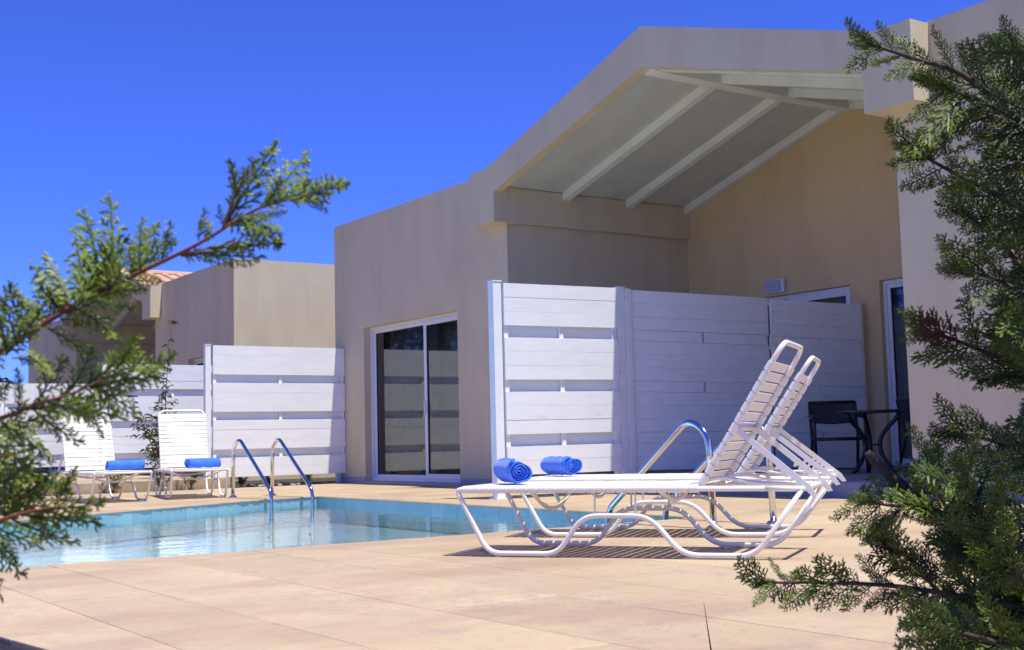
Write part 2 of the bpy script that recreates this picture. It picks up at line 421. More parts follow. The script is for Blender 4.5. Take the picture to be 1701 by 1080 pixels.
# ------------------------------------------------------------------ house
def door_unit(root, x0, x1, z0, z1, y, split, nm='sliding_door', hinge=False):
    d = MB(); fw = 0.045
    d.box((x0, y, z0), (x0+fw, y+0.08, z1)); d.box((x1-fw, y, z0), (x1, y+0.08, z1))
    d.box((x0+fw, y, z1-fw), (x1-fw, y+0.08, z1)); d.box((x0+fw, y, z0), (x1-fw, y+0.08, z0+fw))
    f = d.build(nm, M['pvc'], root)
    xs = [x0+fw]+split+[x1-fw]
    for i in range(len(xs)-1):
        a, b = xs[i], xs[i+1]; yy = y+0.012 + (0.03 if i == 0 and len(xs) > 2 else 0); s = 0.055 if i else 0.05
        if i and len(xs) > 2: a -= 0.03; yy = y-0.012; s = 0.07
        q = MB(); q.box((a, yy, z0+fw), (a+s, yy+0.035, z1-fw)); q.box((b-s, yy, z0+fw), (b, yy+0.035, z1-fw))
        q.box((a+s, yy, z1-fw-s), (b-s, yy+0.035, z1-fw)); q.box((a+s, yy, z0+fw), (b-s, yy+0.035, z0+fw+s))
        q.build('sash', M['pvc'], f, bevel=0.004)
        k = MB(); gk = 0.010
        k.box((a+s, yy+0.01, z0+fw+s), (a+s+gk, yy+0.02, z1-fw-s)); k.box((b-s-gk, yy+0.01, z0+fw+s), (b-s, yy+0.02, z1-fw-s))
        k.box((a+s+gk, yy+0.01, z1-fw-s-gk), (b-s-gk, yy+0.02, z1-fw-s)); k.box((a+s+gk, yy+0.01, z0+fw+s), (b-s-gk, yy+0.02, z0+fw+s+gk))
        k.build('gasket', M['gasket'], f)
        p = MB(); p.poly([(a+s, yy+0.022, z0+fw+s), (b-s, yy+0.022, z0+fw+s), (b-s, yy+0.022, z1-fw-s), (a+s, yy+0.022, z1-fw-s)], [(0, 1, 2, 3)])
        p.build('pane', M['glass'], f, recalc=False)
        if hinge:
            for hz in (z1-0.35, z1-0.75, z0+0.4): MB().tube([(a-0.012, yy-0.01, hz), (a-0.012, yy-0.01, hz+0.12)], 0.011, 8).build('hinge', M['pvc'], f)
            MB().bar((b-0.03, yy-0.03, z0+1.05), (b-0.15, yy-0.03, z0+1.05), 0.015, 0.02).build('handle', M['pvc'], f)
        elif i: MB().box((a+0.022, yy-0.028, z0+0.95), (a+0.044, yy-0.001, z0+1.15)).build('handle', M['pvc'], f, bevel=0.004)
    # curtain behind the glass
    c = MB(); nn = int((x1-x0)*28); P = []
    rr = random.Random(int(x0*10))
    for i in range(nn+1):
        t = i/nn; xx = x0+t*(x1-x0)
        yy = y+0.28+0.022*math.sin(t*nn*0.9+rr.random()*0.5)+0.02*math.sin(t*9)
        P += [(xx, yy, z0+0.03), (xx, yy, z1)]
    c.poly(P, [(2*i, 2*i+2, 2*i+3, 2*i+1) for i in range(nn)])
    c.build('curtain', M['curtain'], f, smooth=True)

def house():
    root = empty('house')
    st, oc = M['stucco'], M['ochre']
    HP, W = 4.12, 0.25
    # front wall of the wing with the sliding door
    mb = MB(); mb.box((0, 0, -0.1), (0.98, W, HP)); mb.box((3.715, 0, -0.1), (4.97, W, HP)); mb.box((0.98, 0, 2.395), (3.715, W, HP)); mb.box((0.98, 0, -0.1), (3.715, W, 0.03))
    mb.build('front_wall', st, root)
    mb = MB(); mb.box((0, W, -0.1), (W, 8.75, HP)); mb.build('side_wall', st, root)
    mb = MB(); mb.box((15.27, W, -0.1), (15.52, 8.75, HP)); mb.build('side_wall', st, root)
    mb = MB(); mb.box((0, 8.75, -0.1), (15.52, 9.0, HP)); mb.build('rear_wall', st, root)
    mb = MB(); mb.box((11.1, 0, -0.1), (13.1, W, HP)); mb.box((15.0, 0, -0.1), (15.52, W, HP)); mb.box((13.1, 0, 2.395), (15.0, W, HP)); mb.box((13.1, 0, -0.1), (15.0, W, 0.03))
    mb.build('front_wall', st, root)
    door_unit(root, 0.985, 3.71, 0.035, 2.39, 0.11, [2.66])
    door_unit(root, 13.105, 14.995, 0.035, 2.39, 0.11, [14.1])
    # skirting
    MB().box((-0.008, -0.008, -0.05), (0.975, -0.0005, 0.10)).build('skirting', M['plinth'], root); MB().box((3.72, -0.008, -0.05), (4.965, -0.0005, 0.10)).build('skirting', M['plinth'], root)
    mb = MB(); mb.box((11.105, -0.008, -0.05), (13.095, -0.0005, 0.10)); mb.build('skirting', M['plinth'], root)
    # flat roofs behind the parapets
    mb = MB(); mb.box((W, W, 3.6), (4.97, 8.75, 3.75)); mb.box((11.1, W, 3.6), (15.27, 8.75, 3.75)); mb.build('flat_roof', M['soffit'], root)
    # pier blocks that carry the gable
    MB().box((4.5, -0.25, 3.39), (5.05, -0.002, 4.10)).build('pier_block', st, root)
    MB().box((10.98, -0.25, 3.39), (11.51, -0.002, 4.10)).build('pier_block', st, root)
    # gable fascia
    mb = MB()
    mb.prism_y([(5.05, 3.77), (8.0, 4.61), (8.01, 5.07), (4.92, 4.102), (5.05, 4.10)][0:3]+[(4.90, 4.10), (5.05, 4.0995)], -0.252, -0.12)
    mb.prism_y([(8.0, 4.61), (10.98, 3.77), (10.98, 4.0995), (11.12, 4.10), (8.01, 5.07)], -0.252, -0.12)
    mb.build('gable_fascia', st, root)
    # porch side walls and eave beams
    mb = MB(); mb.box((4.72, W, -0.1), (4.97, 3.13, 3.39)); mb.build('porch_wall', st, root)
    mb = MB(); mb.box((11.1, W, -0.1), (11.35, 3.13, 3.39)); mb.build('porch_wall', st, root)
    mb = MB(); mb.box((4.55, 0.0, 3.392), (5.05, 3.13, 3.845)); mb.build('eave_beam', st, root)
    mb = MB(); mb.box((10.98, 0.0, 3.392), (11.48, 3.13, 3.845)); mb.build('eave_beam', st, root)
    # rear wall of the porch with two doors
    mb = MB(); z = 2.405
    for a, b in ((4.72, 5.92), (7.88, 8.32), (10.1, 11.35)): mb.box((a, 3.13, 0.0), (b, 3.36, z))
    mb.prism_y([(4.72, z), (11.35, z), (11.35, 3.80), (8.0, 4.76), (4.72, 3.80)], 3.13, 3.36)
    mb.build('porch_rear_wall', oc, root)
    door_unit(root, 5.925, 7.875, 0.17, 2.40, 3.19, [6.85])
    door_unit(root, 8.325, 10.095, 0.17, 2.40, 3.19, [], 'glazed_door', True)
    # soffit, rafters, ridge
    sl = 0.842/2.95
    mb = MB(); t = 0.09
    for s in (-1, 1):
        e = 8.0+s*3.35; ze = 4.70-sl*3.35
        mb.prism_y([(8.0, 4.70), (e, ze), (e, ze+t), (8.0, 4.70+t)], -0.118, 3.128)
    mb.build('soffit', M['soffit'], root)
    for yr in (-0.10, 0.86, 1.95, 3.02):
        for s in ((1,) if yr < 0 else (-1, 1)):
            e = 8.0+s*2.95; ze = 4.70-sl*2.95
            q = MB(); q.prism_y([(8.0+s*0.062, 4.70-sl*0.062+0.0005), (e-s*0.001, ze+0.0005), (e-s*0.001, ze-0.105), (8.0+s*0.062, 4.70-sl*0.062-0.105)], yr, yr+0.10)
            q.build('rafter', M['beam'], root)
    MB().box((7.91, -0.117, 4.565), (8.09, 3.125, 4.695)).build('ridge_beam', M['beam'], root)
    # tiled gable roof
    for s in (-1, 1):
        e = 8.0+s*3.45; ze = 4.835-sl*3.45
        q = MB(); q.prism_y([(8.0, 4.805), (e, ze-0.03), (e, ze), (8.0, 4.835)], -0.11, 8.7)
        rf = q.build('roof', M['terracotta'], root)
        if s == 1:
            rib = MB(); L = math.hypot(3.45, sl*3.45)
            rib.tube([(0, 0, 0), (0.5*3.45/L, 0, -0.5*sl*3.45/L-0.0)], [0.065, 0.075], 6)
            me = rib.mesh('roof_tile', M['terracotta'], True)
            for iy in range(24):
                for ix in range(7):
                    link('roof_tile', me, rf, (8.02+ix*0.475, 0.1+iy*0.36, 4.835-sl*(0.02+ix*0.475)))
    MB().tube([(8.0, -0.1, 4.84), (8.0, 8.7, 4.84)], 0.08, 8).build('ridge_tile', M['terracotta'], root)
    # gable ends above the rooms so no light leaks
    MB().prism_y([(4.55, 3.6), (11.45, 3.6), (11.45, 3.80), (8.0, 4.80), (4.55, 3.80)], 8.5, 8.7).build('rear_gable', st, root)
    # rooms
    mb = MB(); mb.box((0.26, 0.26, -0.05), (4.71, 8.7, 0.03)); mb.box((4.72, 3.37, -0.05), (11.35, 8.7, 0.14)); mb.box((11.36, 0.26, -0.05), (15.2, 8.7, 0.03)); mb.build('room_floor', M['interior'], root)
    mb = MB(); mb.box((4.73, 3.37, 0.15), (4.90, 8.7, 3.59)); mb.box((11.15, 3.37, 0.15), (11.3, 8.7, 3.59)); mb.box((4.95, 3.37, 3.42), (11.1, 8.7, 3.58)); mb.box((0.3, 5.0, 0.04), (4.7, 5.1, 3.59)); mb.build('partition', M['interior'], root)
    # porch floor
    pf = MB().box((4.975, -0.22, -0.05), (11.095, 3.128, 0.138)).build('porch_floor', M['platform'], root)
    me = MB().box((0, 0, 0), (0.593, 0.593, 0.014)).mesh('floor_tile', M['platform'], bevel=0.002)
    for i in range(10):
        for j in range(5):
            link('floor_tile', me, pf, (4.99+i*0.607, -0.20+j*0.607, 0.136))
    # lamp on the porch wall
    lm = MB().box((6.50, 3.075, 2.44), (6.83, 3.129, 2.62)).build('wall_lamp', M['pvc'], root, bevel=0.01)
    q = MB().box((6.515, 3.055, 2.455), (6.775, 3.074, 2.605)); lens = q.build('lens', M['lamp'], lm, bevel=0.006)
    return root
h1 = house()
tag(h1, 'beige stucco house with a gabled porch roof beside the pool', 'house', 'matching beige houses')
h2 = copy_tree(h1); h2.location = (-19.30, -0.20, 0)
tag(h2, 'further beige stucco house with terracotta roof tiles showing, behind the small white fences', 'house', 'matching beige houses')

# ------------------------------------------------------------------ white board fences
BOARD = {}
def board_me(L, H, T=0.022):
    k = (round(L, 3), round(H, 3))
    if k not in BOARD: BOARD[k] = MB().box((0, -T/2, 0), (L, T/2, H)).mesh('board', M['wood'], bevel=0.002)
    return BOARD[k]
def section(root, A, B, zt, zt2, zb, flush=False, mode=0, seed=0):
    """boards between A and B (root-relative), front towards +x side"""
    rr = random.Random(seed); A = Vector(A); B = Vector(B); L = (B-A).length; e = (B-A)/L; ang = math.atan2(e.y, e.x)
    nrm = Vector((e.y, -e.x))            # points to the viewer
    tilt = math.atan2(zt2-zt, L)
    def put(x, z, Lb, Hb, depth, name='board'):
        p = A+e*x+nrm*depth
        o = link(name, board_me(Lb, Hb), root, (p.x, p.y, z+math.tan(tilt)*x)); o.rotation_euler = (rr.uniform(-0.006, 0.006), -tilt+rr.uniform(-0.0008, 0.0008), ang)
        return o
    z = zt; g = 0
    while z-0.14 > zb:
        for k in range(3):
            if z-0.148 < zb-0.02: break
            z -= 0.1455; put(0, z+0.001, L, 0.1443, 0.030+rr.uniform(-0.0012, 0.0012))
        z -= 0.122
        if z < zb: break
        if flush:
            m2 = L*0.52
            put(0, z+0.002, m2-0.035, 0.118, 0.027); put(m2, z+0.002, L-m2-0.04, 0.118, 0.027)
            put(0, z-0.03, L, 0.185, -0.03)
        else:
            put(0, z-0.03, L, 0.185, -0.036)
    for q in (0.03, L*0.5, L-0.03):
        b = MB(); p = A+e*q; b.bar((p.x, p.y, zb+0.01), (p.x, p.y, zt+math.tan(tilt)*q-0.02), 0.05, 0.034, up=(nrm.x, nrm.y, 0))
        b.build('batten', M['wood'], root)
def post(root, p, z0, z1, s=0.085, foot=False):
    P = MB().box((p[0]-s/2, p[1]-s/2, z0), (p[0]+s/2, p[1]+s/2, z1)).build('post', M['wood'], root, bevel=0.004)
    MB().box((p[0]-s/2-0.006, p[1]-s/2-0.006, z1+0.0005), (p[0]+s/2+0.006, p[1]+s/2+0.006, z1+0.012)).build('post_cap', M['wood'], P)
    if foot: MB().box((p[0]-0.075, p[1]-0.075, z0), (p[0]+0.075, p[1]+0.075, z0+0.012)).build('base_plate', M['wood'], P)

f1 = empty('privacy_fence', (0.27, -2.27, 0), label='white board fence with recessed gaps beside the pool ladder, joined to the house corner', cat='fence', group='white board fences')
section(f1, (0.02, 0.09), (0.02, 2.262), 2.12, 2.12, 0.16, seed=1); post(f1, (0, 0.02), 0.0, 2.125)
post(f1, (-0.085, 2.20), 0.0, 2.10, 0.07)
f2 = empty('privacy_fence', (7.53, -1.93, 0), label='tall white board fence dividing the porch behind the two front loungers', cat='fence', group='white board fences')
section(f2, (0.03, 0.07), (0.135, 1.47), 2.20, 2.205, 0.17, seed=2); post(f2, (0, 0), 0.0, 2.215, 0.10, True)
post(f2, (0.12, 1.55), 0.0, 2.215, 0.085); 
section(f2, (0.10, 1.68), (0.31, 3.60), 2.20, 2.175, 0.20, True, seed=3); post(f2, (0.20, 3.66), 0.155, 2.17, 0.075)
MB().box((0.10, 1.60, 0.0), (0.17, 1.68, 2.21)).build('post', M['wood'], f2, bevel=0.004)
section(f2, (0.30, 3.68), (0.57, 4.93), 2.165, 2.125, 0.20, True, seed=4); post(f2, (0.53, 4.97), 0.155, 2.13, 0.07)
f3 = empty('privacy_fence', (-3.76, -2.60, 0), label='white board fence behind the young shrub, at the near end of the further house', cat='fence', group='white board fences')
section(f3, (0.02, 0.09), (0.02, 2.35), 2.10, 2.10, 0.20, seed=5); post(f3, (0, 0.02), 0.10, 2.11)
f4 = empty('privacy_fence', (-10.2, -4.9, 0), label='farthest white board fence, behind the blurred cypress branches', cat='fence', group='white board fences')
section(f4, (0.02, 0.09), (0.02, 2.0), 2.10, 2.10, 0.20, seed=6); section(f4, (0.02, 2.08), (0.02, 4.0), 2.10, 2.10, 0.20, seed=7)
for q in (0.03, 2.04, 4.05): post(f4, (-0.03, q), 0.10, 2.11)

# ------------------------------------------------------------------ chaise loungers (local x from foot end to head end, y across, z up)
WID = 0.64
def make_lounger(back=56, blen=0.80, wid=WID, gap=0.085):
    root = empty('sun_lounger'); pw = M['powder']; r = 0.0135
    def side(y):
        rail = arc_path([(1.66, y, 0.33), (-0.02, y, 0.338), (0.16, y, 0.018), (0.56, y, 0.018), (0.70, y, 0.205), (1.06, y, 0.205), (1.23, y, 0.018), (1.60, y, 0.018), (1.84, y, 0.33)],
                        [0.035, 0.075, 0.075, 0.085, 0.085, 0.085, 0.085], 7)
        rail = rail[:-1]+[(1.835, y, 0.322)]
        o = MB().tube(rail, r, 10).build('side_frame', pw, root, smooth=True)
        MB().tube([(1.66, y, 0.33), (1.835, y, 0.327)], r, 10).build('rear_rail', pw, o, smooth=True)
        for s in (0.77, 0.99): MB().tube([(s, y, 0.21), (s, y, 0.33)], 0.0055, 8).build('strut', pw, o, smooth=True)
        for s in (0.22, 0.50, 1.28, 1.55): MB().box((s-0.014, y-0.009, 0.0005), (s+0.014, y+0.009, 0.007)).build('glide', M['foot'], o)
        return o
    side(0); side(wid)
    x0, z0 = 1.33, 0.350; a = R(back); ex, ez = x0+blen*math.cos(a), z0+blen*math.sin(a)
    # end and cross bars
    MB().tube([(-0.01, 0, 0.333), (-0.01, wid, 0.333)], r, 10).build('front_bar', pw, root, smooth=True)
    MB().tube([(1.835, 0, 0.325), (1.835, wid, 0.325)], r, 10).build('rear_bar', pw, root, smooth=True)
    bow = [(0.42, wid*t, 0.325-0.10*math.sin(math.pi*t)) for t in [i/12 for i in range(13)]]
    MB().tube(bow, 0.0115, 8).build('bowed_brace', pw, root, smooth=True)
    bow = [(1.12, wid*t, 0.325-0.06*math.sin(math.pi*t)) for t in [i/12 for i in range(13)]]
    MB().tube(bow, 0.0115, 8).build('bowed_brace', pw, root, smooth=True)
    # seat straps
    sw = 0.0475
    def strap(L, rr):
        mb = MB(); n = 8; t = 0.0035; rw = rr+0.0052
        mb.box((-sw/2, 0, rr+0.0005), (sw/2, L, rr+t+0.001))
        # slack of the band as it rounds each rail
        for yc in (0, L):
            P = []
            for k in range(n+1):
                th = math.pi*(0.5+k/n*(1.35))*(1 if yc == 0 else -1)+(0 if yc == 0 else math.pi)
                P.append((yc+rw*math.cos(th), rw*math.sin(th)))
            for (yy, zz), (y2, z2) in zip(P, P[1:]):
                mb.poly([(-sw/2, yy, zz), (sw/2, yy, zz), (sw/2, y2, z2), (-sw/2, y2, z2)], [(0, 1, 2, 3)])
            ring = [(-sw/2, yc, 0), (sw/2, yc, 0)]
            mb.tube(ring, rw, 12, cap=True)
        return mb.mesh('strap', M['vinyl'])
    me = strap(wid, r); k = 0; x = 0.045
    while x < 1.30:
        o = link('strap', me, root, (x, 0, 0.3375-0.008*x/1.66)); o.rotation_euler = (random.uniform(-0.002, 0.002), random.uniform(-0.02, 0.02), random.uniform(-0.004, 0.004)); x += 0.0545
    # reclining back
    ins = 0.035; d = Vector((math.cos(a), 0, math.sin(a)))
    B0 = Vector((x0, ins, z0)); B1 = B0+d*(blen-0.06); C1 = Vector((x0, wid-ins, z0))+d*(blen-0.06)
    top0 = B0+d*blen; top1 = Vector((x0, wid-ins, z0))+d*blen
    loop = arc_path([B0, B0+d*blen, Vector((x0, wid-ins, z0))+d*blen, (x0, wid-ins, z0)], [0.085, 0.085], 7)
    bk = MB().tube(loop, r, 10).build('back_frame', pw, root, smooth=True)
    me2 = strap(wid-2*ins, r); s = 0.03
    while s < blen-gap:
        p = B0+d*s; o = link('strap', me2, bk, tuple(p)); o.rotation_euler = (0, -a+random.uniform(-0.03, 0.03), 0); s += 0.0575
    # notched adjuster plates
    for yy in (0.055, wid-0.055):
        pA = Vector((x0, yy, z0))+d*(blen*0.40); pB = Vector((1.865, yy, 0.325)); dr = (pB-pA).normalized(); up = Vector((0, 1, 0)).cross(dr)
        if up.z < 0: up = -up
        Lp = (pB-pA).length; hh = 0.015; P = [(0, hh)]
        P = [pA+up*hh, pB+up*hh*1.1, pB+dr*0.05-up*0.002]
        nt_ = 6
        low = [pB+dr*0.035-up*0.02]
        for i in range(nt_):
            t0 = Lp-0.02-i*0.030; low += [pA+dr*t0-up*0.014, pA+dr*(t0-0.006)-up*0.030, pA+dr*(t0-0.016)-up*0.030, pA+dr*(t0-0.020)-up*0.013]
        low += [pA-up*hh]
        P += low; n = len(P); off = Vector((0, 0.006, 0))
        mb = MB(); mb.poly([p-off for p in P]+[p+off for p in P], [tuple(range(n)), tuple(range(2*n-1, n-1, -1))]+[((i+1) % n, i, i+n, (i+1) % n+n) for i in range(n)])
        mb.build('adjuster_plate', pw, root)
        MB().tube([pA-Vector((0, 0.02, 0)), pA+Vector((0, 0.02, 0))], 0.008, 8).build('pivot', M['foot'], root)
    for s in (0.40,):
        p = Vector((x0, 0.04, z0))+d*(blen*s); q = Vector((x0, wid-0.04, z0))+d*(blen*s)
        MB().tube([p+Vector((0.0, 0, -0.0)), q], 0.009, 8).build('back_bar', pw, root, smooth=True)
    for yy in (0.075, wid-0.075):
        MB().tube(arc_path([(1.20, yy, 0.33), (1.42, yy, 0.385), (1.60, yy, 0.352), (1.83, yy, 0.352)], 0.05, 5), 0.0095, 8).build('support_rod', pw, root, smooth=True)
    return root
def place(o, x, y, ang, sc=(1, 1, 1)):
    o.location = (x, y, 0); o.rotation_euler = (0, 0, ang); o.scale = sc
L1 = make_lounger(); a1 = math.atan2(0.469, 0.883)
place(L1, 12.655, -5.599, R(33.5), (0.936, 0.97, 0.995))
tag(L1, 'white strap chaise lounge nearest the viewer, rolled blue towel on its foot end', 'sun lounger', 'white strap loungers around the pool')
L2 = copy_tree(L1); place(L2, 11.875, -4.690, R(37.0), (0.984, 0.975, 0.996))
tag(L2, 'white strap chaise lounge directly behind the nearest one, towel lying sideways on it', 'sun lounger', 'white strap loungers around the pool')
random.seed(11)
L3 = make_lounger(66, 0.80, 0.64, 0.055); place(L3, 3.93, -4.30, math.pi, (0.95, 1, 1))
tag(L3, 'white strap lounger across the pool, partly behind the cypress branch', 'sun lounger', 'white strap loungers around the pool')
L4 = copy_tree(L3); place(L4, 3.97, -3.40, math.pi-R(12), (0.95, 1, 1))
tag(L4, 'white strap lounger across the pool, next to the pool ladder and wide fence', 'sun lounger', 'white strap loungers around the pool')

# ------------------------------------------------------------------ rolled towels
def rolled_towel(name, p, ang, rad, length, label, seed, turns=4.2):
    rr = random.Random(seed); root_mb = MB(); th = rad/(turns+0.35)
    n = int(turns*22); P = []
    for i in range(n+1):
        t = i/n; phi = t*turns*2*math.pi; rad_ = th*0.30+(rad-th*0.55)*t
        wob = 1+0.075*math.sin(phi*1.7+seed)*t+0.045*math.sin(phi*3.1+2*seed)+0.02*math.sin(phi*5.3+seed)
        P.append((phi, rad_*wob))
    half = th*0.40; m_ = 14
    def cross(sgn_i, phi, rad_, s):
        sq = 0.94
        return (rad_*math.cos(phi), rad_*sq*math.sin(phi))
    verts = []; grid = []
    for i, (phi, r_) in enumerate(P):
        rowi = []
        for side_ in (1, -1):
            for k in range(m_+1):
                s = k/m_; sh = (0.5-abs(s-0.5))*2; e = min(1.0, sh*5+0.70)
                ax = (s-0.5)*length + 0.012*math.sin(phi*0.9+seed)*(1 if k in (0, m_) else 0.3) + 0.02*(i/n)*(0 if 0 < k < m_ else (-1 if k == 0 else 1)*0.35)
                q = r_+side_*half*e + 0.0025*math.sin(k*1.3+phi*2+seed)*(1 if side_ > 0 else 0)
                rowi.append((q*math.cos(phi), ax, q*math.sin(phi)*0.93))
        grid.append(rowi)
    W2 = 2*(m_+1); V = [v for r_ in grid for v in r_]; F = []
    loop = list(range(m_+1))+list(range(W2-1, m_, -1))
    for i in range(n):
        for j in range(len(loop)):
            a, b = loop[j], loop[(j+1) % len(loop)]
            F.append((i*W2+a, i*W2+b, (i+1)*W2+b, (i+1)*W2+a))
    F.append(tuple(loop)); F.append(tuple(n*W2+k for k in reversed(loop)))
    mb = MB(); mb.poly(V, F)
    # the loose outer edge
    o = mb.build(name, M['towel'], None, smooth=True)
    o.location = p; o.rotation_euler = (0, 0, ang)
    tag(o, label, 'towel', 'rolled blue towels'); return o
def ang_of(dx, dy): return math.atan2(dy, dx)-math.pi/2
SEAT = 0.356
rolled_towel('rolled_towel', (12.70, -5.30, SEAT+0.064), ang_of(0.93, -0.36), 0.067, 0.31, 'rolled blue towel with spiral end showing, on the nearest lounger', 1)
rolled_towel('rolled_towel', (11.84, -4.34, SEAT+0.062), ang_of(0.98, -0.16), 0.065, 0.30, 'rolled blue towel lying on the second front lounger, by the white fence', 2)
rolled_towel('rolled_towel', (3.48, -4.46, SEAT+0.060), ang_of(0.12, 1.0), 0.068, 0.40, 'rolled blue towel on the lounger behind the cypress branch', 3)
rolled_towel('rolled_towel', (3.42, -3.50, SEAT+0.058), ang_of(-0.05, 1.0), 0.066, 0.39, 'rolled blue towel on the lounger next to the pool ladder', 4)

# ------------------------------------------------------------------ pool ladders
def ladder(x_deck, ys, x_pool, label, s):
    root = empty('pool_ladder', (x_deck, ys[0], 0), label=label, cat='pool ladder', group='stainless pool ladders')
    dx = (x_pool-x_deck)
    for yy in ys:
        y = yy-ys[0]; sg = 1 if dx > 0 else -1; D = abs(dx)
        pts = [(0, y, 0.004), (sg*0.02, y, 0.595), (sg*0.20, y, 0.695), (sg*(D-0.03), y, 0.10), (sg*D, y, 0.02), (sg*D, y, -0.95)]
        path = arc_path(pts, [0.16, 0.16, 0.05, 0.05], 9)
        rl = MB().tube(path, 0.0215, 14).build('handrail', M['steel'], root, smooth=True)
        MB().tube([(0, y, 0.001), (0, y, 0.010), (0, y, 0.022)], [0.050, 0.047, 0.026], 18).build('flange', M['steel'], rl, smooth=False)
        MB().tube([(sg*(D-0.075), y, -0.42), (sg*(D-0.02), y, -0.42)], 0.02, 8).build('bumper', M['gasket'], rl)
    for z in (-0.28, -0.55, -0.82):
        MB().box((sg*D-0.04, 0.02, z), (sg*D+0.04, ys[1]-ys[0]-0.02, z+0.025)).build('tread', M['steel'], root, bevel=0.004)
    return root
ladder(3.86, (-3.29, -2.79), 4.985, 'stainless pool ladder on the far side of the water, in front of the white fence', 1)
ladder(12.28, (-3.49, -2.96), 11.22, 'stainless pool ladder on the near side, behind the front loungers', -1)

# ------------------------------------------------------------------ patio furniture on the porch
def patio_chair(loc, rz, label):
    root = empty('patio_chair', loc, rz, label=label, cat='chair', group='black patio chairs'); bl = M['black']
    w = 0.27
    for s in (-1, 1):
        MB().tube(arc_path([(s*w, 0.22, 0.0), (s*w, 0.20, 0.60), (s*w, -0.12, 0.61)], 0.05), 0.0175, 8).build('leg', bl, root, smooth=True)
        MB().tube([(s*(w-0.02), -0.28, 0.0), (s*(w-0.02), -0.17, 0.38), (s*(w-0.02), -0.26, 0.78)], 0.0175, 8).build('rear_leg', bl, root, smooth=True)
        MB().box((s*w-0.022, -0.20, 0.615), (s*w+0.022, 0.22, 0.635)).build('armrest', bl, root, bevel=0.006)
    MB().box((-w+0.02, -0.18, 0.355), (w-0.02, 0.22, 0.385)).build('seat', M['sling'], root, bevel=0.006)
    MB().tube([(-w, 0.215, 0.36), (w, 0.215, 0.36)], 0.012, 8).build('seat_rail', bl, root, smooth=True)
    q = MB(); nn = 10; P = []
    for i in range(nn+1):
        t = i/nn; x = -w+0.02+t*(2*w-0.04); b = -0.03*math.sin(math.pi*t)
        P += [(x, -0.22+b, 0.56-0.015*math.sin(math.pi*t)), (x, -0.258+b, 0.78)]
    q.poly(P, [(2*i, 2*i+2, 2*i+3, 2*i+1) for i in range(nn)]); q.build('backrest', M['sling'], root, smooth=True)
    MB().tube([(-w+0.02, -0.262, 0.78), (w-0.02, -0.262, 0.78)], 0.014, 8).build('top_rail', bl, root, smooth=True)
    MB().tube([(-w+0.02, -0.222, 0.555), (0, -0.245, 0.54), (w-0.02, -0.222, 0.555)], 0.010, 8).build('lower_rail', bl, root, smooth=True)
    return root
patio_chair((8.80, 1.70, 0.152), R(-130), 'black metal patio chair with mesh back, against the white fence')
patio_chair((9.42, 2.52, 0.152), R(-20), 'black patio chair mostly hidden behind the house corner pier')
t = empty('patio_table', (9.33, 1.62, 0.152), label='round black bistro table with curved legs on the porch', cat='table')
MB().tube([(0, 0, 0.632), (0, 0, 0.640), (0, 0, 0.655), (0, 0, 0.662)], [0.335, 0.35, 0.35, 0.33], 40).build('table_top', M['black'], t)
for k in range(3):
    an = R(20+120*k); c, s = math.cos(an), math.sin(an)
    P = [(0.31, 0.632), (0.27, 0.56), (0.14, 0.44), (0.085, 0.33), (0.09, 0.22), (0.17, 0.09), (0.26, 0.012)]
    MB().tube(arc_path([(c*a_, s*a_, b_) for a_, b_ in P], 0.06, 4), 0.0225, 8).build('leg', M['black'], t, smooth=True)
MB().tube([(0.09*math.cos(i*math.pi/6), 0.09*math.sin(i*math.pi/6), 0.30) for i in range(13)], 0.008, 6).build('ring', M['black'], t, smooth=True)

# ------------------------------------------------------------------ small plants, stones
def leaf_blades(mb, c, n, L, wd, rr, up=0.6, droop=0.2):
    for _ in range(n):
        a = rr.uniform(0, 6.283); e = rr.uniform(up-0.35, up+0.35); d = Vector((math.cos(a)*math.cos(e), math.sin(a)*math.cos(e), math.sin(e)))
        l = L*rr.uniform(0.55, 1.1); sd = d.cross(Vector((rr.uniform(-.3, .3), rr.uniform(-.3, .3), 1))).normalized()*wd*rr.uniform(0.7, 1.1)
        p0 = Vector(c)+Vector((rr.uniform(-1, 1), rr.uniform(-1, 1), 0))*0.01; p1 = p0+d*l*0.5; p2 = p0+d*l-Vector((0, 0, droop*l))
        mb.poly([p0, p1-sd, p2, p1+sd], [(0, 1, 2), (0, 2, 3)]); k = rr.random(); mb.att += [0, k, 1, k]
def weed(loc, h, seed, label, n=46):
    rr = random.Random(seed); root = empty('weed', loc, label=label, cat='weed', group='weeds along the low step')
    mb = MB(); st = MB()
    for k in range(5):
        a = rr.uniform(0, 6.28); top = Vector((math.cos(a)*h*0.35, math.sin(a)*h*0.35, h*rr.uniform(0.6, 1)))
        st.tube([(0, 0, 0), top*0.5+Vector((0, 0, 0.02)), top], [0.004, 0.003, 0.0015], 5)
        for j in range(8):
            leaf_blades(mb, top*(0.25+0.75*j/8), n//9, 0.11, 0.008, rr, 0.7, 0.15)
    st.build('stem', M['redbark'], root); mb.build('foliage', M['weed'], root)
weed((0.52, -4.62, 0), 0.33, 1, 'low weed before the step, behind the cypress-covered lounger')
weed((0.56, -3.72, 0), 0.36, 2, 'bushy weed before the step, between the two far loungers')
weed((0.55, -2.62, 0), 0.40, 3, 'upright weed before the step, by the fence post')
weed((0.62, -3.05, 0), 0.30, 4, 'weed seen under the seat of the lounger by the fence')
weed((0.10, -1.2, -0.01), 0.16, 5, 'small weed under the gap of the ladder-side fence', 30)
weed((0.15, -0.6, -0.01), 0.16, 6, 'small weed under the fence, nearest the house corner', 30)
weed((0.10, -1.65, -0.01), 0.18, 7, 'small weed under the fence, beside its post', 30)

